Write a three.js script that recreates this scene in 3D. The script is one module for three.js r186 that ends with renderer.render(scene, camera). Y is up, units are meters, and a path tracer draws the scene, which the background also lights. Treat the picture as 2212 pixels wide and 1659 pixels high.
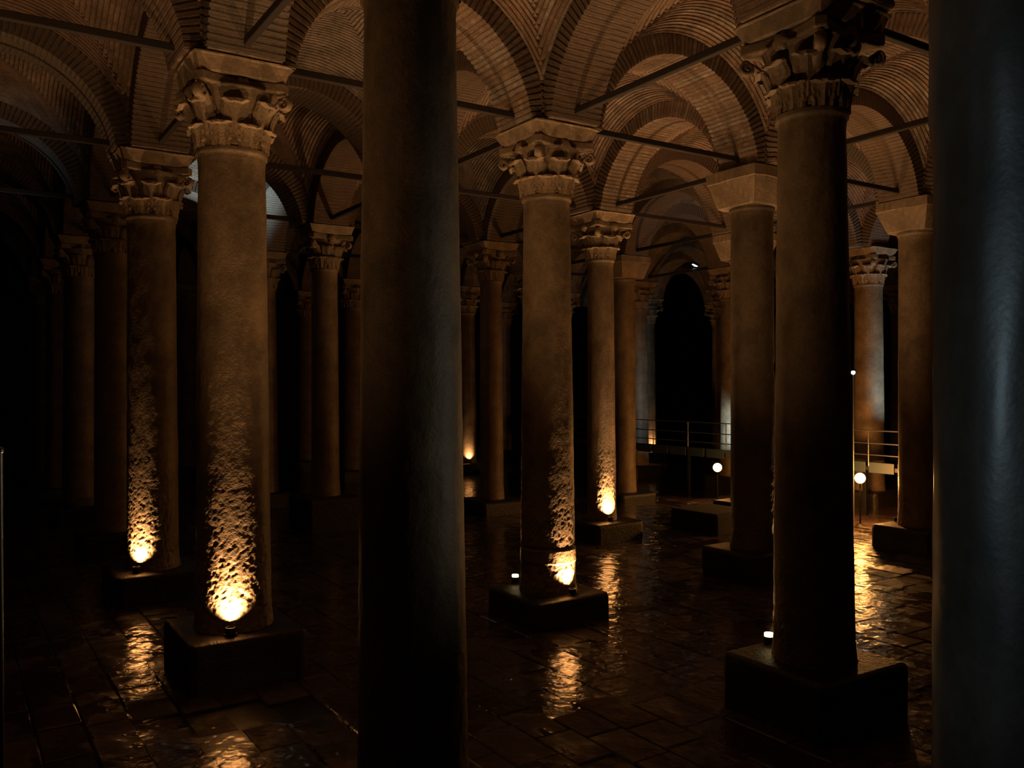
import * as THREE from 'three';
import { mergeGeometries } from 'three/addons/utils/BufferGeometryUtils.js';
import { RoundedBoxGeometry } from 'three/addons/geometries/RoundedBoxGeometry.js';
import { ImprovedNoise } from 'three/addons/math/ImprovedNoise.js';

// ---------------------------------------------------------------- camera, exposure, lights
const scene = new THREE.Scene();
scene.background = new THREE.Color(0x000000);          // underground: no sky
const EYE = 3.6, S = 4.8, FY = 0.08;                               // eye height, column spacing
const camera = new THREE.PerspectiveCamera(47.73, 2212 / 1659, 0.05, 200);
const FWD = new THREE.Vector3(0.5466, 0, -0.8374), RIGHT = new THREE.Vector3(0.8374, 0, 0.5466);
camera.position.set(-2.952, EYE, 10.781);
camera.lookAt(camera.position.clone().add(FWD));
camera.rotateZ(-0.0045);
const renderer = new THREE.WebGLRenderer({ antialias: true });
renderer.toneMapping = THREE.LinearToneMapping;
renderer.toneMappingExposure = 1.0;
renderer.shadowMap.enabled = true;
const AMBER = [1.0, 0.53, 0.225], FLAME = [1.0, 0.40, 0.09], COLD = [0.62, 0.86, 1.0], PALE = [0.85, 0.95, 1.0];
const UP_I = 36;                                        // candela of a full column uplight
const UP_ANGLE = 1.12, UP_PEN = 0.45;

// ---------------------------------------------------------------- helpers
let seed = 20240611;
function rnd() { seed = (seed + 0x6D2B79F5) | 0; let t = Math.imul(seed ^ (seed >>> 15), 1 | seed); t = (t + Math.imul(t ^ (t >>> 7), 61 | t)) ^ t; return ((t ^ (t >>> 14)) >>> 0) / 4294967296; }
const rr = (a, b) => a + (b - a) * rnd();
const perlin = new ImprovedNoise();
const n3 = (x, y, z) => perlin.noise(x + 101.3, y + 57.7, z + 13.1);
function fbm(x, y, z, o = 3) { let a = 1, s = 0, f = 1; for (let i = 0; i < o; i++) { s += a * n3(x * f, y * f, z * f); a *= 0.5; f *= 2.03; } return s; }
const used = {};
function numbered(n) { const k = used[n] = (used[n] ?? -1) + 1; return k ? `${n}_${String(k).padStart(3, '0')}` : n; }
function shade(o) { o.traverse((m) => { if (m.isMesh) { m.castShadow = true; m.receiveShadow = true; } }); return o; }
function thing(name, label, category, x, y, z, turn = 0, group) {
  const o = new THREE.Group(); o.name = numbered(name); o.position.set(x, y, z); o.rotation.y = turn;
  o.userData = { label, category }; if (group) o.userData.group = group; scene.add(o); return o;
}
function part(name, geo, mat, parent, label) {
  const m = new THREE.Mesh(geo, mat); m.name = name; m.castShadow = m.receiveShadow = true; parent.add(m);
  if (label) m.userData.label = label; return m;
}
function struct(name, geo, mat) { const m = new THREE.Mesh(geo, mat); m.name = name; m.userData.kind = 'structure'; m.castShadow = m.receiveShadow = true; scene.add(m); return m; }
function stuff(name, geo, mat, parent) { const m = part(name, geo, mat, parent); m.userData.kind = 'stuff'; return m; }
const camWorld = (X, y, Z) => new THREE.Vector3(camera.position.x + X * RIGHT.x + Z * FWD.x, y, camera.position.z + X * RIGHT.z + Z * FWD.z);
function clean(g) { for (const k of Object.keys(g.attributes)) if (!['position', 'normal', 'uv'].includes(k)) g.deleteAttribute(k); return g.index ? g.toNonIndexed() : g; }
const merge = (a) => mergeGeometries(a.map(clean));
function quads(list, uvScale = 1) {           // list of [a,b,c,d] corner arrays -> flat geometry with metric uv
  const p = [], u = [];
  for (const [a, b, c, d] of list) {
    const ab = Math.hypot(b[0] - a[0], b[1] - a[1], b[2] - a[2]), ad = Math.hypot(d[0] - a[0], d[1] - a[1], d[2] - a[2]);
    const o = [(a[0] + a[1] * 0.37) * uvScale, (a[2] - a[1] * 0.71) * uvScale];
    const U = [[o[0], o[1]], [o[0] + ab * uvScale, o[1]], [o[0] + ab * uvScale, o[1] + ad * uvScale], [o[0], o[1] + ad * uvScale]];
    for (const [v, t] of [[a, 0], [b, 1], [c, 2], [a, 0], [c, 2], [d, 3]]) { p.push(...v); u.push(...U[t]); }
  }
  const g = new THREE.BufferGeometry();
  g.setAttribute('position', new THREE.Float32BufferAttribute(p, 3)); g.setAttribute('uv', new THREE.Float32BufferAttribute(u, 2));
  g.computeVertexNormals(); return g;
}

// ---------------------------------------------------------------- procedural textures (tileable value noise)
function tileNoise(N, per, sd) {
  const lat = []; let s = sd; const r = () => (s = (s * 1664525 + 1013904223) >>> 0) / 4294967296;
  for (let i = 0; i < per * per; i++) lat.push(r());
  const out = new Float32Array(N * N);
  for (let y = 0; y < N; y++) for (let x = 0; x < N; x++) {
    const fx = x / N * per, fy = y / N * per, ix = Math.floor(fx), iy = Math.floor(fy);
    let tx = fx - ix, ty = fy - iy; tx = tx * tx * (3 - 2 * tx); ty = ty * ty * (3 - 2 * ty);
    const a = lat[(iy % per) * per + ix % per], b = lat[(iy % per) * per + (ix + 1) % per], c = lat[((iy + 1) % per) * per + ix % per], d = lat[((iy + 1) % per) * per + (ix + 1) % per];
    out[y * N + x] = (a + (b - a) * tx) * (1 - ty) + (c + (d - c) * tx) * ty;
  }
  return out;
}
function mix(N, layers) { const o = new Float32Array(N * N); let w = 0; for (const [per, amp, sd] of layers) { const n = tileNoise(N, per, sd); w += amp; for (let i = 0; i < o.length; i++) o[i] += n[i] * amp; } for (let i = 0; i < o.length; i++) o[i] /= w; return o; }
function tex(N, field, fn, srgb, rep = 1) {
  const d = new Uint8Array(N * N * 4);
  for (let i = 0; i < N * N; i++) { const c = fn(field[i], i); for (let k = 0; k < 3; k++) d[i * 4 + k] = Math.max(0, Math.min(255, Math.round(c[k]))); d[i * 4 + 3] = 255; }
  const t = new THREE.DataTexture(d, N, N); t.wrapS = t.wrapT = THREE.RepeatWrapping; t.magFilter = THREE.LinearFilter; t.minFilter = THREE.LinearMipmapLinearFilter; t.generateMipmaps = true;
  t.repeat.set(rep, rep); if (srgb) t.colorSpace = THREE.SRGBColorSpace; t.needsUpdate = true; return t;
}
const grey = (v) => [v * 255, v * 255, v * 255];
const fStone = mix(512, [[4, 1, 11], [9, 0.8, 12], [23, 0.6, 13], [64, 0.5, 14], [160, 0.35, 15]]);
const fRough = mix(512, [[12, 0.6, 21], [34, 0.8, 22], [80, 0.8, 23], [200, 0.5, 24]]);
const fWet = mix(512, [[3, 1, 31], [7, 0.8, 32], [19, 0.5, 33], [50, 0.2, 34]]);
const fBrick = mix(512, [[6, 1, 41], [20, 0.8, 42], [60, 0.7, 43], [170, 0.5, 44]]);
const stoneMap = tex(512, fStone, (v) => { const k = 0.72 + 0.62 * (v - 0.32); return [188 * k, 172 * k, 150 * k]; }, true, 0.5);
const stoneBump = tex(512, fRough, grey, false, 0.8);
const brickMap = tex(512, fBrick, (v) => { const k = 0.66 + 0.75 * (v - 0.28); return [142 * k, 130 * k, 118 * k]; }, true, 0.6);
const brickBump = tex(512, fRough, grey, false, 1.1);
const floorMap = tex(512, fStone, (v) => { const k = 0.7 + 0.7 * (v - 0.3); return [84 * k, 68 * k, 58 * k]; }, true, 0.4);
const floorBump = tex(512, fWet, grey, false, 0.9);
const fRip = mix(512, [[10, 1, 51], [22, 0.8, 52], [47, 0.4, 53]]);
const waterBump = tex(512, fRip, grey, false, 0.45);
const floorRough = tex(512, fWet, (v) => { let k = Math.max(0, Math.min(1, (v - 0.36) * 5)); k = k * k * (3 - 2 * k); return [0, 255 * (0.2 + 0.62 * k), 0]; }, false, 0.35);

const M = {};
const std = (o) => new THREE.MeshStandardMaterial(o);
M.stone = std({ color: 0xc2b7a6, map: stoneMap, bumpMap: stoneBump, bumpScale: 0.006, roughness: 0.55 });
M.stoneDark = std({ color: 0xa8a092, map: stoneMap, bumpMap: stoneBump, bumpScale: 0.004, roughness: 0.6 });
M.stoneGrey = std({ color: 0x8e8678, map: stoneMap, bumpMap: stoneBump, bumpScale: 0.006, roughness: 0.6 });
M.wetStone = std({ color: 0x7d7c78, map: stoneMap, bumpMap: stoneBump, bumpScale: 0.0006, roughness: 0.34 });
M.carved = std({ color: 0xd8cdbc, map: stoneMap, bumpMap: stoneBump, bumpScale: 0.008, roughness: 0.7 });
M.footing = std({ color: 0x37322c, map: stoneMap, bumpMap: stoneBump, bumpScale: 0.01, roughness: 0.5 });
M.water = new THREE.MeshPhysicalMaterial({ color: 0xffffff, transmission: 1, thickness: 0, ior: 1.33, roughness: 0.075, bumpMap: waterBump, bumpScale: 0.016 });
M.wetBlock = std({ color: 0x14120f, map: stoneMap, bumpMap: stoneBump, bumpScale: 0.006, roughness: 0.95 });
M.mortar = std({ color: 0xd8ccbc, map: brickMap, bumpMap: brickBump, bumpScale: 0.01, roughness: 0.95 });
M.bricks = [0xffffff, 0xf0e0d6, 0xfae8d8, 0xe6cdbf].map((c) => std({ color: c, map: brickMap, bumpMap: brickBump, bumpScale: 0.008, roughness: 0.92 }));
M.slabs = [0xffffff, 0xd8d0c8, 0xeadfd6].map((c, i) => std({ color: c, map: floorMap, bumpMap: floorBump, bumpScale: 0.02, roughnessMap: floorRough, roughness: [0.85, 0.95, 1][i] }));
const slabMat = () => M.slabs[Math.floor(rnd() * 3)];
M.bed = std({ color: 0x352a22, map: floorMap, roughness: 0.4 });
M.iron = std({ color: 0x2a2420, bumpMap: stoneBump, bumpScale: 0.004, roughness: 0.75, metalness: 0.3 });
M.steel = std({ color: 0x8a8c8e, roughness: 0.35, metalness: 0.9 });
M.black = std({ color: 0x17181a, roughness: 0.5, metalness: 0.4 });
M.wall = std({ color: 0x6f5b4b, map: brickMap, bumpMap: brickBump, bumpScale: 0.02, roughness: 0.95 });
M.panel = std({ color: 0x27343c, roughness: 0.6, bumpMap: stoneBump, bumpScale: 0.001 });
M.deck = std({ color: 0x4a3c30, map: floorMap, roughness: 0.6 });
const glow = (c, k) => std({ color: 0x111111, emissive: new THREE.Color().setRGB(...c), emissiveIntensity: k, roughness: 0.4 });
M.lens = glow([1, 0.75, 0.35], 2); M.lensBright = glow([1, 0.72, 0.3], 8); M.globe = glow([1, 0.60, 0.2], 6); M.coldLens = glow([0.8, 0.93, 1], 3);

// ---------------------------------------------------------------- the grid of columns
// i along +x, j along -z; dpx = small offset to the right (m), r0/r1 shaft radii, bh footing height
const COLS = {};
function col(i, j, o) { COLS[`${i},${j}`] = { i, j, r0: 0.43, r1: 0.375, bh: 0.5, off: 0, style: 'leaf', detail: 0, ...o, x: S * i + (o.off ?? 0) * RIGHT.x + (o.offF ?? 0) * FWD.x, z: -S * j + (o.off ?? 0) * RIGHT.z + (o.offF ?? 0) * FWD.z }; }
col(0, 0, { short: 'foremost uplit left column', detail: 2, r0: 0.445, r1: 0.392, bh: 0.68, label: 'foremost uplit stone column at left with leafy capital and bright amber foot', wear: 1 });
col(0, 1, { short: 'second uplit left column', detail: 2, off: -0.03, r0: 0.41, r1: 0.375, bh: 0.55, label: 'second uplit column at left, smaller, half hidden behind the foremost one', wear: 1 });
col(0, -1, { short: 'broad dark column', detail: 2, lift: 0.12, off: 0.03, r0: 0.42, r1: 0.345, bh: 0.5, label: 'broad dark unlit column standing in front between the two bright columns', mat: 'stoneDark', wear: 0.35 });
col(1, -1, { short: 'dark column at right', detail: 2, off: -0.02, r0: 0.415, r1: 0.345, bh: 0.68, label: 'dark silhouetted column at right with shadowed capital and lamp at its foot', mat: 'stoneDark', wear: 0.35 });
col(1, 0, { short: 'bright middle column', detail: 2, off: -0.06, r0: 0.42, r1: 0.352, bh: 0.46, label: 'middle column with leafy capital and bright spot at right of its foot', wear: 1, band: 1 });
col(2, 0, { short: 'plain-topped column', style: 'plain', detail: 1, mat: 'stoneGrey', off: -0.215, r0: 0.40, r1: 0.375, bh: 0.6, label: 'column with plain wedge capital, jointed shaft half hidden by dark right column', wear: 0.8, joint: 3.25 });
col(2, 1, { short: 'slim bright column', detail: 1, off: 0.05, r0: 0.33, r1: 0.29, bh: 0.5, label: 'slim uplit column in the centre distance with yellow glowing foot', wear: 0.8 });
col(3, 0, { short: 'pale right column', style: 'plain', detail: 1, off: 0.02, r0: 0.40, r1: 0.37, bh: 0.55, label: 'pale brown column at far right partly covered by the near edge column', wear: 0.4 });
col(0, -2, { short: 'near edge column', detail: 1, off: 0, r0: 0.445, r1: 0.40, bh: 0.6, label: 'very near wet column cut by right frame edge with cold bluish streak', mat: 'wetStone', wear: 0.25 });
col(0, 2, { short: 'dim far left column', off: 0.08, r0: 0.38, r1: 0.35, label: 'dim purplish column directly left of the second uplit column' });
col(1, 2, { short: 'dim reddish column', off: 0.06, r0: 0.34, r1: 0.31, bh: 0.9, label: 'dim reddish column between the foremost uplit column and the broad dark one' });
col(2, 2, { short: 'dim brown column', off: 0.06, r0: 0.33, r1: 0.30, bh: 0.45, label: 'dim brown column just left of the bright middle column' });
col(3, 2, { short: 'dim column behind slim one', style: 'plain', off: 0.05, r0: 0.34, r1: 0.32, bh: 0.3, label: 'dim column with plain flared capital just right of the slim bright column' });
col(4, 1, { short: 'cold-lit column', off: 0.31, r0: 0.42, r1: 0.38, label: 'grey column lit by cold white light behind the walkway at right' });
col(3, 1, { short: 'hidden column', style: 'plain', bh: 0.55, r0: 0.38, off: 0.05, footing: 1.3, label: 'dark column peeping out at the left edge of the plain-topped column' });
col(1, 1, { short: 'covered column', r0: 0.40, label: 'column covered by the broad dark column, directly behind it' });
col(2, -1, { short: 'covered edge column', r0: 0.40, label: 'column covered by the near edge column, directly behind it' });
col(4, 0, { r0: 0.40, label: 'column covered by the near edge column, far behind it' });
col(2, 3, { r0: 0.40, label: 'column covered by the broad dark column, far behind it' });
col(0, 3, { short: 'third left column', label: 'unlit column two places left of the second uplit column' });
col(1, 3, { label: 'unlit column seen just right of the foremost uplit column in darkness' });
col(4, 2, { label: 'unlit column seen at the left flank of the plain-topped column' });
col(3, 3, { label: 'distant column with amber lit foot at left flank of bright middle column' });
col(3, 4, { label: 'distant column with lit foot at right edge of the broad dark column' });
for (const [i, j] of [[0, 4], [0, 5], [0, 6], [1, 5], [2, 4], [2, 5], [4, 3], [5, 3], [5, 2], [5, 1], [5, 4], [6, 2], [4, 4], [6, 3], [6, 4], [7, 3], [4, 5]])
  {
  const nth = ['', '', 'third', 'fourth', 'fifth', 'sixth', 'seventh'], from = { 0: 'foremost uplit left column', 1: 'bright middle column', 2: 'plain-topped column', 4: 'cold-lit grey column' }[i];
  col(i, j, from ? { far: 1, label: `dim far column, ${nth[i === 4 ? j - 1 : j]} in the row running back from the ${from}` } : { far: 1, label: 'dim stone column lost in the dark far beyond the walkway', group: 'distant columns beyond the walkway' });
}
col(-1, 0, { r0: 0.42, label: 'column standing just outside the left frame edge, level with the foremost uplit one' });
col(-1, -1, { r0: 0.42, label: 'column standing outside the left frame edge, level with the broad dark one' });
{ const c = COLS['0,-2'], p = camWorld(1.735, 0, 2.61); c.x = p.x; c.z = p.z; }

const Y_NECK = 6.43, Y_CAP = 7.23, Y_IMP = 7.43;

function shaftGeo(c, y0, y1, segs, rows, sd) {
  const pos = [], uv = [], idx = []; const H = y1 - y0, w = c.wear ?? 0.3;
  for (let k = 0; k <= rows.length - 1; k++) {
    const y = rows[k], t = (y - y0) / H;
    let R = c.r0 + (c.r1 - c.r0) * Math.pow(t, 1.15);
    const h = y - y0;
    R += 0.03 * Math.exp(-h / 0.12);
    if (h < 0.04) R -= 0.006;
    const top = y1 - y; if (top < 0.16) R += top < 0.06 ? 0.03 : 0.012 * (1 - (top - 0.06) / 0.1);
    if (c.band && h > 0.46 && h < 0.66) R += 0.012; if (c.band && Math.abs(h - 0.68) < 0.02) R -= 0.02;
    if (c.joint && Math.abs(h - c.joint) < 0.018) R -= 0.02;
    const er = w * (0.06 + 0.94 * Math.exp(-Math.pow(h / 1.35, 2.4))) * (c.band && h > 0.46 && h < 0.7 ? 0.25 : 1);
    for (let a = 0; a <= segs; a++) {
      const th = a / segs * Math.PI * 2, cx = Math.cos(th), cz = Math.sin(th);
      const X = cx * 0.42, Z = cz * 0.42, Yv = y + sd * 7.3;
      let d = 0.006 * fbm(X * 2.2, Yv * 1.1, Z * 2.2, 2) + 0.004 * fbm(X * 9, Yv * 4, Z * 9, 2);
      if (segs > 60) {
        const cell = fbm(X * 16, Yv * 16, Z * 16, 3);
        const chip = Math.max(0, cell - 0.05);
        d -= er * 0.012 * Math.min(0.45, chip) / 0.45;
        d += er * 0.005 * n3(X * 40, Yv * 40, Z * 40);
        d += er * 0.003 * n3(X * 75, Yv * 55, Z * 55);
      }
      if (c.i === 0 && c.j === -2) { // chipped collar on the near column's outer face
        d += 0.016 / (1 + Math.exp(-(y - 4.34) / 0.012)) * 1;
      }
      const r = R + d;
      pos.push(cx * r, y, cz * r); uv.push(th * 0.42, y);
    }
  }
  const n = segs + 1;
  for (let k = 0; k < rows.length - 1; k++) for (let a = 0; a < segs; a++) { const p = k * n + a; idx.push(p, p + n, p + 1, p + 1, p + n, p + n + 1); }
  const g = new THREE.BufferGeometry(); g.setAttribute('position', new THREE.Float32BufferAttribute(pos, 3)); g.setAttribute('uv', new THREE.Float32BufferAttribute(uv, 2)); g.setIndex(idx); g.computeVertexNormals();
  const nn = g.attributes.normal; for (let k = 0; k < rows.length; k++) { const a = k * n, b = a + segs; const v = new THREE.Vector3(nn.getX(a) + nn.getX(b), nn.getY(a) + nn.getY(b), nn.getZ(a) + nn.getZ(b)).normalize(); nn.setXYZ(a, v.x, v.y, v.z); nn.setXYZ(b, v.x, v.y, v.z); }
  return g;
}
function rowList(y0, y1, fineTop, step, coarse) {
  const r = []; let y = y0; while (y < Math.min(y1, fineTop)) { r.push(y); y += step; } while (y < y1 - 0.2) { r.push(y); y += coarse; }
  for (const t of [0.2, 0.16, 0.1, 0.066, 0.058, 0.03, 0.0]) r.push(y1 - t); return r;
}
function footingGeo(w, h, sd) {
  const g = new RoundedBoxGeometry(w, h + 0.1, w, 6, 0.11), p = g.attributes.position, uv = g.attributes.uv;
  for (let i = 0; i < p.count; i++) {
    let x = p.getX(i), y = p.getY(i), z = p.getZ(i);
    const r = Math.hypot(x, z), lim = w * 0.63; if (r > lim) { const k = (lim + (r - lim) * 0.35) / r; x *= k; z *= k; }
    const d = 0.035 * fbm(x * 2.1 + sd, y * 2.1, z * 2.1, 3);
    p.setXYZ(i, x * (1 + d), y + (y > 0 ? 0.012 * n3(x * 3, sd, z * 3) : 0), z * (1 + d * 0.8)); uv.setXY(i, x + y * 0.3, z + y);
  }
  g.translate(0, h / 2 - 0.05, 0); g.computeVertexNormals(); return g;
}
// impost: chamfered block under the arches; hB/hT half sizes
function impostGeo(hB, hT, h, lip, sd) {
  const lv = [[0, hB], [0.02, hB + 0.015], [h - lip, hT - 0.015], [h - lip + 0.015, hT], [h, hT]], N = 9, ring = [];
  for (const [y, s] of lv) {
    const row = [];
    for (let side = 0; side < 4; side++) for (let k = 0; k < N; k++) {
      const t = (k / N) * 2 - 1; let x, z; if (side === 0) { x = t * s; z = s; } if (side === 1) { x = s; z = -t * s; } if (side === 2) { x = -t * s; z = -s; } if (side === 3) { x = -s; z = t * s; }
      const rcut = 1 - 0.035 * Math.pow(Math.abs(t), 10);
      const d = 1 + 0.05 * fbm(x * 3.1 + sd, y * 4, z * 3.1, 2) * (y < h ? 1 : 0.4);
      row.push([x * d * rcut, y + (y < h ? 0.012 * n3(x * 4, sd, z * 4) : 0), z * d * rcut]);
    }
    ring.push(row);
  }
  const q = [], n = N * 4; for (let r = 0; r < lv.length - 1; r++) for (let k = 0; k < n; k++) q.push([ring[r][k], ring[r][(k + 1) % n], ring[r + 1][(k + 1) % n], ring[r + 1][k]]);
  for (let k = 0; k < n; k++) { q.push([[0, 0, 0], ring[0][(k + 1) % n], ring[0][k], [0, 0, 0]]); q.push([[0, h, 0], ring[4][k], ring[4][(k + 1) % n], [0, h, 0]]); }
  return quads(q);
}
// ---- leafy capital, base at y = 0 at the neck, 0.8 high; bell radius rn
function bellR(y, rn) { const t = y / 0.72; return rn + 0.01 + 0.16 * Math.pow(t, 2.2); }
function leafGeo(rn, y0, h, width, curl, thick = 0.03) {
  const NU = 8, NV = 12, F = [], B = [];
  for (let v = 0; v <= NV; v++) {
    const t = v / NV, rowF = [], rowB = [];
    const s = Math.min(t, 0.74) / 0.74; let y = y0 + h * s * 0.94, out = 0.022 + curl * 0.35 * s * s;
    if (t > 0.74) { const a = (t - 0.74) / 0.26 * Math.PI * 0.86; out += curl * 0.5 * (1 - Math.cos(a)) * 0.72 + 0.02 * Math.sin(a); y += h * 0.10 * Math.sin(a) - h * 0.10 * (1 - Math.cos(a)) * 0.6; }
    const lobe = 0.86 + 0.14 * Math.abs(Math.cos(t * Math.PI * 3.5));
    const W = width * (0.80 + 0.22 * Math.sin(t * 2.6)) * lobe * (t > 0.86 ? Math.sqrt(Math.max(0.02, 1 - Math.pow((t - 0.86) / 0.16, 2))) : 1);
    const rb = bellR(Math.max(0, Math.min(0.72, y)), rn);
    for (let u = 0; u <= NU; u++) {
      const e = u / NU * 2 - 1, ang = e * W * 0.5 / (rb + 0.02), fold = 0.014 * Math.cos(e * Math.PI * 2.5) * (1 - 0.4 * t) - 0.03 * e * e * (0.3 + t);
      const r1 = rb + out + fold + 0.008, r2 = Math.max(rb - 0.015, r1 - thick);
      rowF.push([Math.sin(ang) * r1, y, Math.cos(ang) * r1]); rowB.push([Math.sin(ang) * r2, y - (t > 0.74 ? 0.012 : 0), Math.cos(ang) * r2]);
    }
    F.push(rowF); B.push(rowB);
  }
  const q = [];
  for (let v = 0; v < NV; v++) for (let u = 0; u < NU; u++) { q.push([F[v][u], F[v][u + 1], F[v + 1][u + 1], F[v + 1][u]]); q.push([B[v][u + 1], B[v][u], B[v + 1][u], B[v + 1][u + 1]]); }
  for (let v = 0; v < NV; v++) { q.push([B[v][0], F[v][0], F[v + 1][0], B[v + 1][0]]); q.push([F[v][NU], B[v][NU], B[v + 1][NU], F[v + 1][NU]]); }
  for (let u = 0; u < NU; u++) q.push([F[NV][u], F[NV][u + 1], B[NV][u + 1], B[NV][u]]);
  return quads(q);
}
function volutePath(rn) {
  const p = []; for (let k = 0; k <= 10; k++) { const t = k / 10; p.push(new THREE.Vector3(0, 0.36 + 0.24 * t, bellR(0.36 + 0.24 * t, rn) + 0.02 + 0.16 * t * t)); }
  const c = p[10]; for (let k = 1; k <= 26; k++) { const a = k / 26 * Math.PI * 2 * 1.45, r = 0.075 * (1 - k / 32); p.push(new THREE.Vector3(0, c.y - 0.03 + Math.cos(a) * r - 0.045 + 0.03, c.z + 0.005 + Math.sin(a) * r)); }
  return new THREE.CatmullRomCurve3(p);
}
function voluteGeo(rn) { const g = new THREE.TubeGeometry(volutePath(rn), 60, 0.03, 7); g.scale(2.0, 1, 1); const hub = new THREE.SphereGeometry(0.04, 10, 8); hub.translate(0, 0.5, bellR(0.6, rn) + 0.19); return merge([g, hub]); }
function abacusGeo() {
  const sh = new THREE.Shape(), hw = 0.53, dip = 0.09; sh.moveTo(-hw, -hw + 0.06); sh.lineTo(-hw + 0.06, -hw); sh.quadraticCurveTo(0, -hw + 2 * dip, hw - 0.06, -hw); sh.lineTo(hw, -hw + 0.06); sh.quadraticCurveTo(hw - 2 * dip, 0, hw, hw - 0.06); sh.lineTo(hw - 0.06, hw); sh.quadraticCurveTo(0, hw - 2 * dip, -hw + 0.06, hw); sh.lineTo(-hw, hw - 0.06); sh.quadraticCurveTo(-hw + 2 * dip, 0, -hw, -hw + 0.06);
  const g = new THREE.ExtrudeGeometry(sh, { depth: 0.08, bevelEnabled: true, bevelSize: 0.02, bevelThickness: 0.02, bevelSegments: 2, curveSegments: 10 }); g.rotateX(-Math.PI / 2); g.translate(0, 0.70, 0); return g;
}
function rosetteGeo() { const g = new THREE.SphereGeometry(0.1, 14, 10), p = g.attributes.position; for (let i = 0; i < p.count; i++) { const x = p.getX(i), y = p.getY(i), z = p.getZ(i), a = Math.atan2(y, x), k = 1 + 0.14 * Math.cos(a * 6) * Math.min(1, Math.hypot(x, y) / 0.06); p.setXYZ(i, x * k, y * k * 1.05, z * 0.75); } g.computeVertexNormals(); return g; }
function rosetteAt(s) { return { pos: [Math.sin(s * Math.PI / 2) * 0.47, 0.70, Math.cos(s * Math.PI / 2) * 0.47], rot: s * Math.PI / 2 }; }
function bellGeo(rn) { const pts = [new THREE.Vector2(0.02, 0)]; for (let k = 0; k <= 14; k++) { const y = 0.72 * k / 14; pts.push(new THREE.Vector2(bellR(y, rn), y)); } pts.push(new THREE.Vector2(0.02, 0.72)); return new THREE.LatheGeometry(pts, 32); }
const capCache = {};
function capPieces(rn) { const k = rn.toFixed(2); return capCache[k] ??= { bell: bellGeo(rn), low: leafGeo(rn, 0.0, 0.27, 0.30, 0.085), up: leafGeo(rn, 0.1, 0.42, 0.31, 0.13), vol: voluteGeo(rn), aba: abacusGeo(), ros: rosetteGeo() }; }
function capital(rn, parent, mat, y) {
  const c = capPieces(rn), cap = part('capital', c.bell, mat, parent); cap.position.y = y;
  for (let k = 0; k < 8; k++) { const l = part('acanthus_leaf', c.low, mat, cap); l.rotation.y = k * Math.PI / 4 + 0.2; l.scale.setScalar(1); l.scale.y = rr(0.93, 1.05); }
  for (let k = 0; k < 8; k++) { const l = part('acanthus_leaf', c.up, mat, cap); l.rotation.y = (k + 0.5) * Math.PI / 4 + 0.2; l.scale.y = rr(0.95, 1.04); }
  for (let k = 0; k < 4; k++) { const v = part('volute', c.vol, mat, cap); v.rotation.y = (k + 0.5) * Math.PI / 2; }
  part('abacus', c.aba, mat, cap);
  for (let k = 0; k < 4; k++) { const r = part('rosette', c.ros, mat, cap), a = rosetteAt(k); r.position.set(...a.pos); r.rotation.y = a.rot; }
  return cap;
}
const capMerged = {};
function capitalMerged(rn) {
  const k = rn.toFixed(2); if (capMerged[k]) return capMerged[k];
  const c = capPieces(rn), l = [c.bell.clone(), c.aba.clone()];
  for (let q = 0; q < 8; q++) { l.push(c.low.clone().rotateY(q * Math.PI / 4 + 0.2), c.up.clone().rotateY((q + 0.5) * Math.PI / 4 + 0.2)); }
  for (let q = 0; q < 4; q++) { l.push(c.vol.clone().rotateY((q + 0.5) * Math.PI / 2)); const a = rosetteAt(q); l.push(c.ros.clone().rotateY(a.rot).translate(...a.pos)); }
  return capMerged[k] = merge(l);
}
let farProto = null, cnt = 0;
function buildColumn(c) {
  cnt++;
  if (c.far && farProto) { const o = farProto.clone(); o.name = numbered('column'); o.position.set(c.x, 0, c.z); o.userData = { label: c.label, category: 'column', kind: 'thing' }; if (c.group) o.userData.group = c.group; scene.add(o); return o; }
  const t = thing('column', c.label, 'column', c.x, 0, c.z, 0, c.group); t.userData.kind = 'thing';
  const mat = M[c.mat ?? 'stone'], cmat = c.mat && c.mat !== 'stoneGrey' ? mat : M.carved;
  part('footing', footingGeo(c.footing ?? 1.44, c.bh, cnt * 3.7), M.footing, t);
  const plain = c.style === 'plain', top = plain ? 6.78 : Y_NECK + (c.lift ?? 0);
  const fine = c.detail === 2;
  const segs = fine ? 168 : c.detail === 1 ? 120 : 40;
  const rows = rowList(c.bh, top, c.detail ? c.bh + (fine ? 2.6 : 1.6) : 0, fine ? 0.016 : 0.022, fine ? 0.06 : 0.15);
  part('shaft', shaftGeo(c, c.bh, top, segs, rows, cnt), mat, t);
  if (!plain) {
    if (c.detail) capital(c.r1 + 0.005, t, cmat, top).scale.y = (Y_CAP - top) / (Y_CAP - Y_NECK); else part('capital', capitalMerged(c.r1 + 0.005), cmat, t).position.y = Y_NECK;
    part('impost', impostGeo(0.50, 0.59, Y_IMP - Y_CAP, 0.03, cnt), cmat, t).position.y = Y_CAP;
  } else part('capital', impostGeo(0.44, 0.60, Y_IMP - 6.78, 0.2, cnt), cmat, t).position.y = 6.78;
  if (c.far) farProto = t;
  return t;
}

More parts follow.
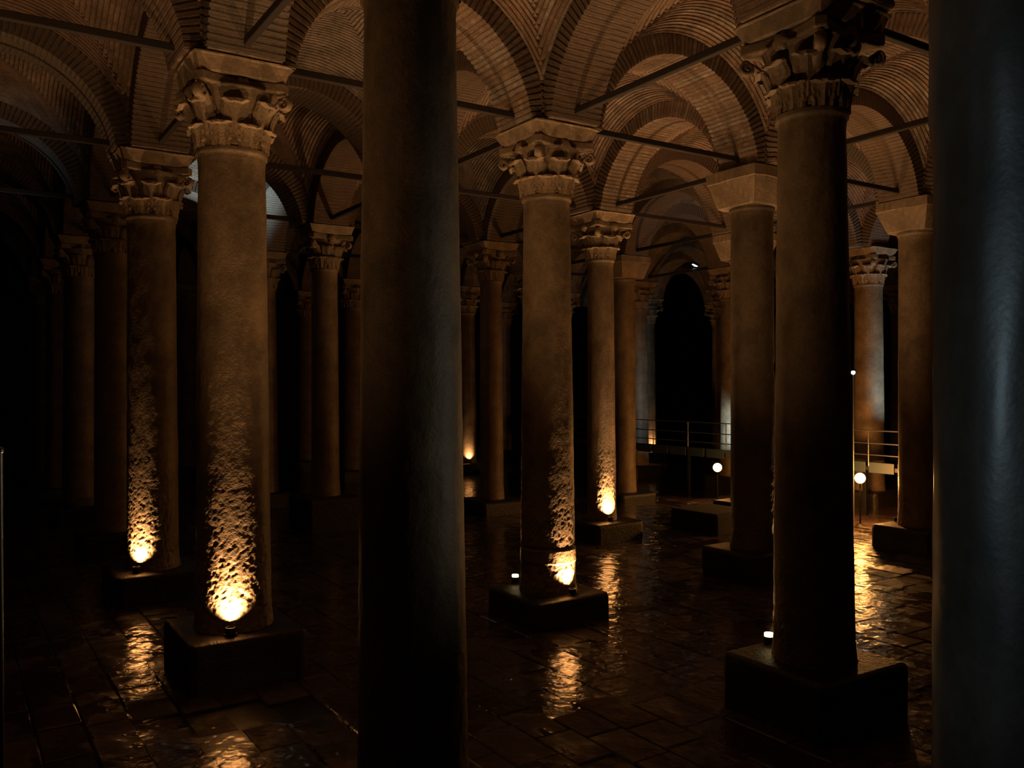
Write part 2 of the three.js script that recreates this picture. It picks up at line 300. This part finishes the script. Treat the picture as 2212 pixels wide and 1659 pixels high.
// ---------------------------------------------------------------- setting: floor
const X0 = -9.6, X1 = 42, Z0 = -40, Z1 = 15.2;
const box = (x0, y0, z0, x1, y1, z1) => { const g = new THREE.BoxGeometry(x1 - x0, y1 - y0, z1 - z0); g.translate((x0 + x1) / 2, (y0 + y1) / 2, (z0 + z1) / 2); return g; };
function wallBox(x0, y0, z0, x1, y1, z1) { const g = box(x0, y0, z0, x1, y1, z1), p = g.attributes.position, u = g.attributes.uv; for (let i = 0; i < p.count; i++) u.setXY(i, (x1 - x0 > z1 - z0 ? p.getX(i) : p.getZ(i)) * 0.5, p.getY(i) * 0.5); return g; }
struct('wall_left', wallBox(X0 - 0.5, -0.4, Z0, X0, 11, Z1), M.wall);
struct('wall_right', wallBox(X1, -0.4, Z0, X1 + 0.5, 11, Z1), M.wall);
struct('wall_back', wallBox(X0 - 0.5, -0.4, Z0 - 0.5, X1 + 0.5, 11, Z0), M.wall);
struct('wall_front', wallBox(X0 - 0.5, -0.4, Z1, X1 + 0.5, 11, Z1 + 0.5), M.wall);
const floor = struct('floor', box(X0 - 0.5, -0.4, Z0 - 0.5, X1 + 0.5, FY - 0.035, Z1 + 0.5), M.bed);
function toPix(x, y, z) { const dx = x - camera.position.x, dz = z - camera.position.z; const Z = dx * FWD.x + dz * FWD.z, X = dx * RIGHT.x + dz * RIGHT.z; return [1106 + 1875 * X / Z, 829 - 1875 * (y - EYE) / Z, Z]; }
{
  const items = []; let row = 0;
  for (let x = -6; x < 30; row++) {
    const w = rr(0.42, 0.56); let z = 12 - rr(0, 0.6);
    while (z > -26) {
      const l = rr(0.5, 0.95), cx = x + w / 2, cz = z - l / 2, [u, v, Z] = toPix(cx, 0, cz);
      if (Z > 5 && Z < 27 && u > -160 && u < 2100 && v < 1780) items.push({ x0: x, x1: x + w, z0: z - l, z1: z, Z, u, v });
      z -= l;
    }
    x += w;
  }
  // the pavement lies a little higher on the near side and sinks into a hollow before the foremost uplit column
  const lie = (x, z) => {
    if (Math.hypot(x + 0.5, z - 2.1) < 1.0) return -0.02;
    if (Math.hypot(x + 1.5, z - 0.3) < 1.1) return 0.016;
    const h = Math.hypot(x - camera.position.x, z - camera.position.z); return h < 10.2 ? 0.02 * Math.min(1, (10.2 - h) / 0.5) : 0;
  };
  const footed = (s) => Object.values(COLS).some((c) => Math.abs((s.x0 + s.x1) / 2 - c.x) < 0.5 && Math.abs((s.z0 + s.z1) / 2 - c.z) < 0.45);
  const geo = (s) => {
    const g = 0.007, b = 0.014, x0 = s.x0 + g, x1 = s.x1 - g, z0 = s.z0 + g, z1 = s.z1 - g, y = FY + rr(-0.020, 0.002) + 0.012 * n3(s.x0 * 0.35, 9, s.z0 * 0.35) + lie(s.x0 + 0.25, s.z0 + 0.3), t1 = rr(-0.005, 0.005), t2 = rr(-0.005, 0.005);
    const T = (x, z) => [x, y + t1 * (x - x0) / 0.5 + t2 * (z - z0) / 0.6, z], jx = () => rr(-0.008, 0.008);
    const c = [[x0 + b, z1 - b], [x1 - b, z1 - b], [x1 - b, z0 + b], [x0 + b, z0 + b]].map(([a, d]) => T(a + jx(), d + jx())), e = [[x0, z1], [x1, z1], [x1, z0], [x0, z0]].map(([a, d]) => { const q = T(a, d); q[1] -= 0.012; return q; }), f = e.map((q) => [q[0], FY - 0.05, q[2]]);
    const m = T((x0 + x1) / 2 + jx() * 4, (z0 + z1) / 2 + jx() * 4); m[1] += rr(-0.005, 0.003);
    const q = []; for (let k = 0; k < 4; k++) { const n = (k + 1) % 4; q.push([m, c[k], c[n], m], [e[k], e[n], c[n], c[k]], [f[k], f[n], e[n], e[k]]); }
    const G = quads(q), p = G.attributes.position, uv = G.attributes.uv; for (let i = 0; i < p.count; i++) uv.setXY(i, p.getX(i), p.getZ(i)); return G;
  };
  const vis = items.filter((s) => !footed(s));
  vis.sort((a, b) => a.Z - b.Z);
  const inFrame = vis.filter((s) => s.u > 1000 && s.u < 2000 && s.v < 1659 && s.Z < 22), pick = new Set(inFrame.slice(0, 300));
  for (const s of vis) if (pick.size < 300 && s.u > 200 && s.v < 1659) pick.add(s);
  const rest = [];
  for (const s of vis) { const G = geo(s); if (pick.has(s)) part('paving_slab', G, slabMat(), floor); else rest.push(G); }
  stuff('paving_slabs', merge(rest), M.slabs[2], floor);
}

// shallow standing water over most of the pavement; higher slabs break its surface
{
  const g = new THREE.PlaneGeometry(X1 - X0 - 0.02, Z1 - Z0 - 0.02, 1, 1); g.rotateX(-Math.PI / 2); g.translate((X0 + X1) / 2, FY + 0.004, (Z0 + Z1) / 2);
  const p = g.attributes.position, u = g.attributes.uv; for (let i = 0; i < p.count; i++) u.setXY(i, p.getX(i), p.getZ(i));
  const w = new THREE.Mesh(g, M.water); w.name = 'water'; w.receiveShadow = true; w.userData = { kind: 'stuff', label: 'thin dark sheet of standing water on the paved floor', category: 'water' }; scene.add(w);
}

// ---------------------------------------------------------------- setting: brick vaults
const BH = 1.95, HC = 7.18, R1 = 1.77, R2 = 2.10, YS = 7.45;
const ceiling = struct('ceiling', box(X0 - 0.5, 10.3, Z0 - 0.5, X1 + 0.5, 10.9, Z1 + 0.5), M.wall);
const fv = (x) => HC + Math.sqrt(Math.max(0.01, R2 * R2 - x * x)), rise = (t) => 0.34 * (1 - (t / BH) ** 2);
const vaultY = (x, z) => Math.abs(x) <= Math.abs(z) ? fv(x) + rise(z) : fv(z) + rise(x);
const PITCH = 0.075, NC = Math.floor(BH / PITCH);
function courseGeo(k) {           // web on the -z side
  const d = (k + 0.5) * PITCH, zc = -(BH - d), L = BH - d + 0.02, n = Math.max(2, Math.ceil(L * 2 / 0.2)), hw = (PITCH - rr(0.018, 0.026)) / 2, pr = rr(0.006, 0.012), q = [], pts = [];
  for (let i = 0; i <= n; i++) {
    const x = -L + 2 * L * i / n, y = fv(x) + rise(zc), nx = -x / R2, ny = -(fv(x) - HC) / R2, wob = 0.004 * n3(x * 3, k * 1.7, 0);
    const inn = pr + wob, o = -0.03; pts.push([[x + nx * o, y + ny * o, zc - hw], [x + nx * inn, y + ny * inn, zc - hw], [x + nx * inn, y + ny * inn, zc + hw], [x + nx * o, y + ny * o, zc + hw]]);
  }
  for (let i = 0; i < n; i++) for (let f = 0; f < 3; f++) q.push([pts[i][f], pts[i + 1][f], pts[i + 1][f + 1], pts[i][f + 1]].reverse());
  return quads(q);
}
const courses = []; for (let k = 0; k < NC; k++) courses.push(courseGeo(k));
const webMerged = merge(courses.map((g) => g.clone()));
const shellGeo = (() => { const N = 32, q = [], P = (i, j) => { const x = -BH - 0.1 + (2 * BH + 0.2) * i / N, z = -BH - 0.1 + (2 * BH + 0.2) * j / N, cx = Math.max(-BH, Math.min(BH, x)), cz = Math.max(-BH, Math.min(BH, z)); return [x, vaultY(cx, cz) + 0.004, z]; }; for (let i = 0; i < N; i++) for (let j = 0; j < N; j++) q.push([P(i, j), P(i + 1, j), P(i + 1, j + 1), P(i, j + 1)]); return quads(q); })();
const farShell = shellGeo;
const webRot = { '-z': 0, '+x': -Math.PI / 2, '+z': Math.PI, '-x': Math.PI / 2 };
const single = { '0,-1': ['-z', '+x'], '1,-1': ['-z', '+x'], '-1,-1': ['-z', '+x'], '1,0': ['-z', '+x'], '2,-1': ['-z'] };
for (let a = -2; a <= 7; a++) for (let b = -3; b <= 6; b++) {
  const cx = S * (a + 0.5), cz = -S * (b + 0.5), [u, , Z] = toPix(cx, 6, cz);
  if (Z < -3 || Z > 42 || (Z > 3 && (u < -900 || u > 3100))) continue;
  const sh = part('vault', shellGeo, M.mortar, ceiling); sh.position.set(cx, 0, cz);
  if (Z < 5 || Z > 30) continue;
  for (const w of Object.keys(webRot)) {
    if ((single[`${a},${b}`] ?? []).includes(w)) courses.forEach((g) => { const m = part('brick_course', g, M.bricks[Math.floor(rnd() * 4)], sh); m.rotation.y = webRot[w]; });
    else { const m = stuff('brick_courses', webMerged, M.bricks[(a + b * 3 + 40) % 4], sh); m.rotation.y = webRot[w]; }
  }
}
// arches: masonry core + radial bricks through the whole width
const archCore = (() => {
  const s = new THREE.Shape(), r = R1 + 0.008, r2 = R2 - 0.005, x0 = Math.sqrt(r * r - (YS - HC) ** 2), a0 = Math.atan2(YS - HC, x0), b0 = Math.acos(BH / r2);
  s.moveTo(-2.4, YS); s.lineTo(-x0, YS); for (let k = 1; k <= 32; k++) { const a = Math.PI - a0 - (Math.PI - 2 * a0) * k / 32; s.lineTo(Math.cos(a) * r, HC + Math.sin(a) * r); }
  s.lineTo(2.4, YS); s.lineTo(2.4, HC + Math.sin(b0) * r2); for (let k = 0; k <= 32; k++) { const a = b0 + (Math.PI - 2 * b0) * k / 32; s.lineTo(Math.cos(a) * r2, HC + Math.sin(a) * r2); } s.lineTo(-2.4, HC + Math.sin(b0) * r2); s.lineTo(-2.4, YS);
  const g = new THREE.ExtrudeGeometry(s, { depth: 0.876, bevelEnabled: false }); g.translate(0, 0, -0.438); return g;
})();
const NV = 62, vGeo = [0, 1, 2].map((k) => { const g = new RoundedBoxGeometry(0.335, 0.050 + k * 0.004, 0.905 + k * 0.008, 1, 0.006), u = g.attributes.uv, p = g.attributes.position; for (let i = 0; i < p.count; i++) u.setXY(i, p.getX(i) + p.getY(i), p.getZ(i) + k); return g; });
const vPlace = (k) => { const a0 = Math.asin((YS + 0.04 - HC) / R1), a = a0 + (Math.PI - 2 * a0) * k / (NV - 1); return { a, x: Math.cos(a) * (R1 + 0.168), y: HC + Math.sin(a) * (R1 + 0.168) }; };
const vMerged = merge(Array.from({ length: NV }, (_, k) => { const { a, x, y } = vPlace(k); return new THREE.BoxGeometry(0.335, 0.052, 0.91).rotateZ(a).translate(x, y, 0); }));
const singleArch = ['0,0x', '1,0x', '2,1y', '2,0y'];
function arch(i, j, dir) {         // x: (i,j)-(i+1,j); y: (i,j)-(i,j-1)
  const cx = S * i + (dir === 'x' ? S / 2 : 0), cz = -S * j + (dir === 'y' ? S / 2 : 0), [u, , Z] = toPix(cx, 8, cz);
  if (Z < 1 || Z > 44 || u < -1200 || u > 3300) return;
  const m = part('arch', archCore, M.mortar, ceiling); m.position.set(cx, 0, cz); m.rotation.y = dir === 'x' ? 0 : Math.PI / 2;
  if (singleArch.includes(`${i},${j}${dir}`)) for (let k = 0; k < NV; k++) { const { a, x, y } = vPlace(k), b = part('voussoir', vGeo[Math.floor(rnd() * 3)], M.bricks[Math.floor(rnd() * 4)], m); b.position.set(x + rr(-1, 1) * 0.003, y + rr(-1, 1) * 0.003, rr(-0.006, 0.006)); b.rotation.z = a + rr(-0.01, 0.01); }
  else if (Z < 30) stuff('voussoirs', vMerged, M.bricks[(i + j + 20) % 4], m);
}
for (let i = -2; i <= 8; i++) for (let j = -3; j <= 7; j++) { arch(i, j, 'x'); arch(i, j, 'y'); }
// piers above the imposts, coursed in brick
const pierGeo = box(-0.44, Y_IMP + 0.012, -0.44, 0.44, 8.05, 0.44);
const pierCourse = [0, 1, 2].map((k) => { const g = new RoundedBoxGeometry(0.95 + k * 0.012, 0.052, 0.95 + (2 - k) * 0.012, 1, 0.008), u = g.attributes.uv, p = g.attributes.position; for (let i = 0; i < p.count; i++) u.setXY(i, p.getX(i) + p.getZ(i), p.getY(i) + k); return g; });
for (const c of Object.values(COLS)) {
  const [, , Z] = toPix(S * c.i, 7, -S * c.j); if (Z < 1) continue;
  const m = part('pier', pierGeo, M.mortar, ceiling); m.position.set(S * c.i, 0, -S * c.j);
  if (Z < 24) for (let k = 0; k < (c.detail ? 7 : 5); k++) { const b = part('brick_course', pierCourse[Math.floor(rnd() * 3)], M.bricks[Math.floor(rnd() * 4)], m); b.position.set(rr(-0.006, 0.006), Y_IMP + 0.045 + k * 0.088, rr(-0.006, 0.006)); }
}

// ---------------------------------------------------------------- columns
for (const c of Object.values(COLS)) buildColumn(c);

// loose stone block in front of the far footings
{
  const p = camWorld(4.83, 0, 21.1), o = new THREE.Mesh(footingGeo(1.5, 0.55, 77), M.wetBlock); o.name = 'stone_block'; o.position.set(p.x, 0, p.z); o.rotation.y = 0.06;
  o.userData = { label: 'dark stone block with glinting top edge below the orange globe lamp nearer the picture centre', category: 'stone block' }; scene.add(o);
}

// ---------------------------------------------------------------- tie rods
const beamGeo = (() => { const g = new RoundedBoxGeometry(3.50, 0.095, 0.085, 2, 0.012), p = g.attributes.position; for (let i = 0; i < p.count; i++) p.setY(i, p.getY(i) + 0.004 * n3(p.getX(i) * 2, 0, 0)); g.computeVertexNormals(); return g; })();
function tieBeam(i, j, dir, label, group) {
  const o = new THREE.Mesh(beamGeo, M.iron); o.name = numbered('tie_rod'); o.castShadow = o.receiveShadow = true;
  o.position.set(S * i + (dir === 'x' ? S / 2 : 0), 7.59, -S * j + (dir === 'y' ? S / 2 : 0)); o.rotation.y = dir === 'x' ? 0 : Math.PI / 2;
  o.userData = { label, category: 'tie rod' }; if (group) o.userData.group = group; scene.add(o);
}
const sh = (i, j) => COLS[`${i},${j}`]?.short;
tieBeam(-1, 0, 'x', 'dark iron tie rod entering the top left corner above the foremost uplit left column');
for (const [i, j] of Object.values(COLS).map((c) => [c.i, c.j])) {
  const a = sh(i, j); if (!a || (i === 0 && j < -1)) continue;
  if (sh(i + 1, j)) tieBeam(i, j, 'x', `dark iron tie rod from the ${a} to the ${sh(i + 1, j)}`);
  if (sh(i, j - 1) && j > -1) tieBeam(i, j, 'y', `dark iron tie rod from the ${a} to the ${sh(i, j - 1)}`);
}
for (const [i, j, d] of [[0, 3, 'y'], [1, 3, 'x'], [2, 3, 'y'], [3, 3, 'y'], [4, 3, 'y'], [4, 2, 'y'], [3, 3, 'x'], [-1, 1, 'x'], [-1, 2, 'x']].filter(([i, j, d]) => !(d === 'y' && sh(i, j) && sh(i, j - 1)))) tieBeam(i, j, d, 'thin dark tie rod far back under the unlit vaults', 'tie rods under the unlit back vaults');

// ---------------------------------------------------------------- lamps
function spot(pos, target, color, cd, angle, pen, size = 2) {
  const l = new THREE.SpotLight(new THREE.Color().setRGB(...color), cd, 0, angle, pen, 2); l.position.copy(pos); l.target.position.copy(target); l.castShadow = true; l.shadow.radius = size; l.shadow.mapSize.set(1024, 1024); l.shadow.bias = -0.0005;
  l.name = numbered('spot_light'); l.target.name = numbered('spot_target'); scene.add(l); scene.add(l.target); return l;
}
const upHousing = (() => { const p = [[0.001, 0], [0.05, 0], [0.056, 0.006], [0.056, 0.06], [0.06, 0.068], [0.06, 0.078], [0.05, 0.078], [0.05, 0.06], [0.001, 0.06]].map((a) => new THREE.Vector2(...a)); return new THREE.LatheGeometry(p, 24); })();
const upLens = new THREE.CylinderGeometry(0.047, 0.047, 0.006, 20), upFoot = new RoundedBoxGeometry(0.15, 0.014, 0.05, 2, 0.005);
function uplight(key, ang, k, label, d = 0.075, open = 0, tilt = 0.25) {      // ang: direction from the column axis in world xz
  const c = COLS[key], r = c.r0 + 0.03 + d, dx = Math.cos(ang), dz = Math.sin(ang), x = c.x + dx * r, z = c.z + dz * r, y = c.bh + 0.012;
  const t = thing('floor_uplight', label, 'uplight', x, y, z, -ang + Math.PI / 2);
  part('housing', upHousing, M.black, t).position.y = 0.012; { const l = part('lens', upLens, open ? M.lensBright : M.lens, t); l.position.y = open ? 0.1 : 0.064; if (open) l.scale.set(1.1, 8, 1.1); } part('bracket', upFoot, M.black, t).position.y = 0.006;
  spot(new THREE.Vector3(x, y + (open ? 0.132 : 0.086), z), new THREE.Vector3(x + dx * tilt, y + 6, z + dz * tilt), AMBER, UP_I * k, UP_ANGLE, UP_PEN);
}
const FRONT = Math.PI / 2, BACK = -Math.PI / 2;
uplight('0,0', FRONT + 0.34, 1.25, 'small round uplight glaring at the foot of the foremost uplit left column');
uplight('0,1', FRONT + 0.70, 1.1, 'small round uplight at the foot of the second uplit left column');
uplight('1,0', FRONT - 0.15, 1.25, 'small round uplight at right foot of the bright middle column');
uplight('1,0', BACK - 0.30, 0.75, 'tiny bright lamp on the footing left of the bright middle column', 0.2, 1);
uplight('2,1', FRONT + 0.20, 2.1, 'small round uplight at the foot of the slim bright column');
uplight('2,0', FRONT - 0.80, 0.8, 'small uplight hidden behind dark right column lighting the plain-topped column');
uplight('1,-1', Math.atan2(-0.549, -0.072), 0.8, 'small glowing lamp on the footing at left of the dark right column', 0.10, 1);
uplight('0,-1', BACK, 1.1, 'hidden uplight behind the foot of the broad dark column');
uplight('-1,-1', BACK, 1.1, 'uplight on the unseen nearer column left of the picture');
uplight('2,-1', BACK, 0.5, 'hidden uplight behind the column covered by the near edge column');
uplight('5,4', FRONT + 0.1, 0.5, 'tiny uplight at a reddish far column foot beyond the walkway');
uplight('3,3', FRONT + 0.2, 0.4, 'tiny uplight lighting the distant amber foot left of bright middle column');
uplight('3,4', FRONT + 0.2, 0.4, 'tiny uplight lighting the distant foot right of the broad dark column');
uplight('2,2', BACK + 0.6, 0.15, 'hidden uplight behind the foot of the dim brown column');
uplight('1,2', BACK + 0.6, 0.1, 'hidden uplight behind the foot of the dim reddish column');
uplight('2,0', BACK, 0.95, 'hidden uplight behind the foot of the plain-topped column facing the slim bright one', 0.075, 0, 2.6);
uplight('3,0', BACK, 0.6, 'hidden uplight behind the foot of the pale right column');

// stand lamps with bare globes among the far columns
const poleGeo = new THREE.CylinderGeometry(0.016, 0.02, 1, 12), baseGeo = (() => new THREE.LatheGeometry([[0.001, 0], [0.11, 0], [0.115, 0.012], [0.06, 0.03], [0.022, 0.05], [0.001, 0.05]].map((a) => new THREE.Vector2(...a)), 20))(), capGeo = new THREE.CylinderGeometry(0.03, 0.045, 0.06, 14), globeGeo = new THREE.SphereGeometry(0.13, 24, 16);
function standLamp(X, Z, h, cd, label) {
  const p = camWorld(X, 0, Z), t = thing('stand_lamp', label, 'lamp', p.x, FY - 0.01, p.z); h -= FY - 0.01;
  part('base', baseGeo, M.black, t); const q = part('pole', poleGeo, M.black, t); q.scale.y = h - 0.16; q.position.y = 0.03 + (h - 0.16) / 2; part('socket', capGeo, M.black, t).position.y = h - 0.11; part('globe', globeGeo, M.globe, t).position.y = h;
  const l = new THREE.PointLight(new THREE.Color().setRGB(...FLAME), cd, 0, 2); l.position.set(p.x, h + FY - 0.01, p.z); l.castShadow = true; l.shadow.radius = 5; l.name = numbered('point_light'); scene.add(l);
}
standLamp((1857 - 1106) / 1875 * 21.4, 21.4, 1.24, 36, 'glaring orange globe lamp between dark right column and pale right column');
standLamp((1549 - 1106) / 1875 * 25.5, 25.5, 1.12, 5, 'glaring orange globe lamp left of the plain-topped column above the glints');

// cold floodlights
const floodBox = new RoundedBoxGeometry(0.22, 0.16, 0.08, 3, 0.015), floodGlass = new RoundedBoxGeometry(0.19, 0.13, 0.01, 2, 0.004), yoke = new RoundedBoxGeometry(0.26, 0.02, 0.03, 2, 0.006);
function flood(pos, target, cd, angle, pen, label, o = {}) {
  const t = thing('floodlight', label, 'floodlight', pos.x, pos.y, pos.z), dir = target.clone().sub(pos).normalize();
  const head = part('housing', floodBox, M.black, t); head.lookAt(target.clone()); head.quaternion.setFromUnitVectors(new THREE.Vector3(0, 0, 1), dir);
  const g = part('lens', floodGlass, M.coldLens, t); g.quaternion.copy(head.quaternion); g.position.copy(dir).multiplyScalar(0.042);
  part('yoke', yoke, M.black, t).position.y = -0.09;
  if (o.post) { const p = part('post', poleGeo, M.black, t); p.scale.y = o.post; p.position.y = -0.09 - o.post / 2; }
  if (o.arm) { const p = part('arm', poleGeo, M.black, t); p.scale.y = o.arm; p.rotation.z = Math.PI / 2; p.position.set(-o.arm / 2 - 0.02, -0.02, 0); }
  spot(pos.clone().addScaledVector(dir, 0.06), target, o.color ?? COLD, cd, angle, pen, o.size ?? 4);
}
const V = (x, y, z) => new THREE.Vector3(x, y, z);
flood(V(5.93, 3.2, 9.06), V(0, 4.0, 4.8), 15, 0.36, 0.8, 'cold floodlight on a post outside the right frame edge', { post: 3.1, color: [1, 0.9, 0.7] });
flood(V(-9.2, 3.9, 3.6), V(-0.1, 3.7, 9.5), 24, 0.16, 0.5, 'cold floodlight on the left wall outside the frame', { arm: 0.36 });
flood(V(19.8, 1.62, -2.3), V(19.4, 5.2, -4.7), 40, 0.62, 0.7, 'cold floodlight behind the near edge column lighting the grey far column', { post: 1.5 });
flood(V(3.39, 1.6, -12.55), V(3.2, 8.6, -13.0), 420, 0.3, 0.6, 'cold floodlight under the far vault patch behind the left columns', { post: 1.5 });
flood(V(-2.4, 1.6, -8.0), V(-1.9, 8.6, -9.7), 16, 0.24, 0.8, 'cold floodlight down the dark aisle at the left edge', { post: 1.5 });
flood(V(19.2, 7.79, -11.3), V(16.9, 3.0, -12.0), 5, 0.7, 0.8, 'small cold white floodlight on a tie rod in the far centre', { size: 2 });
flood(V(17.8, 1.72, -8.1), V(24.0, 4.5, -19.2), 30, 0.6, 0.8, 'cold floodlight on the walkway hidden behind the plain-topped column', { post: 0.2 });

// ---------------------------------------------------------------- far walkway with pale edge panels
{
  const t = thing('walkway', 'raised walkway with pale edge panels and thin railing beyond the pale right column', 'walkway', 17.1, 0, -6);
  const z0 = -11, z1 = 8, deckY = 1.42;
  part('deck', box(0.02, deckY - 0.1, z0, 1.25, deckY, z1), M.deck, t);
  const pg = new RoundedBoxGeometry(0.03, 0.27, 0.72, 2, 0.008), post = new THREE.CylinderGeometry(0.018, 0.018, 0.95, 10), leg = new RoundedBoxGeometry(0.1, deckY - 0.1, 0.1, 2, 0.01);
  for (let z = z0 + 0.4, k = 0; z < z1; z += 0.82, k++) { part('edge_panel', pg, M.panel, t).position.set(0, deckY - 0.02, z); if (k % 2 === 0) { part('railing_post', post, M.steel, t).position.set(0.06, deckY + 0.46, z + 0.41); } if (k % 4 === 0) part('leg', leg, M.black, t).position.set(0.5, (deckY - 0.1) / 2, z); }
  for (const h of [0.3, 0.6, 0.93]) { const r = part('rail', new THREE.CylinderGeometry(0.016, 0.016, z1 - z0, 10), M.steel, t); r.rotation.x = Math.PI / 2; r.position.set(0.06, deckY + h, (z0 + z1) / 2); }
  const l = thing('lamp_post', 'tiny white lamp on a thin post at the right edge of the dark right column', 'lamp', 16.93, 0, -3.35);
  const q = part('post', poleGeo, M.steel, l); q.scale.y = 3.8; q.position.y = 1.9; const hd = part('head', new THREE.SphereGeometry(0.055, 16, 10), M.coldLens, l); hd.position.y = 3.86; part('shade', new THREE.CylinderGeometry(0.03, 0.075, 0.05, 16), M.black, l).position.y = 3.93;
  const pl = new THREE.PointLight(new THREE.Color().setRGB(...PALE), 0.35, 0, 2); pl.position.set(16.93, 3.86, -3.35); pl.castShadow = true; pl.shadow.radius = 2.5; pl.name = 'point_light_lamp_post'; scene.add(pl);
}
// railing of the viewing walkway at the very left edge
{
  const p = camWorld(-0.591 * 4.6, 0, 4.6), t = thing('walkway_railing', 'steel railing post at the extreme left edge of the picture', 'railing', p.x, 0, p.z);
  part('railing_post', new THREE.CylinderGeometry(0.016, 0.016, 3.25, 12), M.steel, t).position.y = 1.63;
  part('cap', new THREE.SphereGeometry(0.022, 12, 8), M.steel, t).position.y = 3.26;
}
shade(scene);
renderer.render(scene, camera);
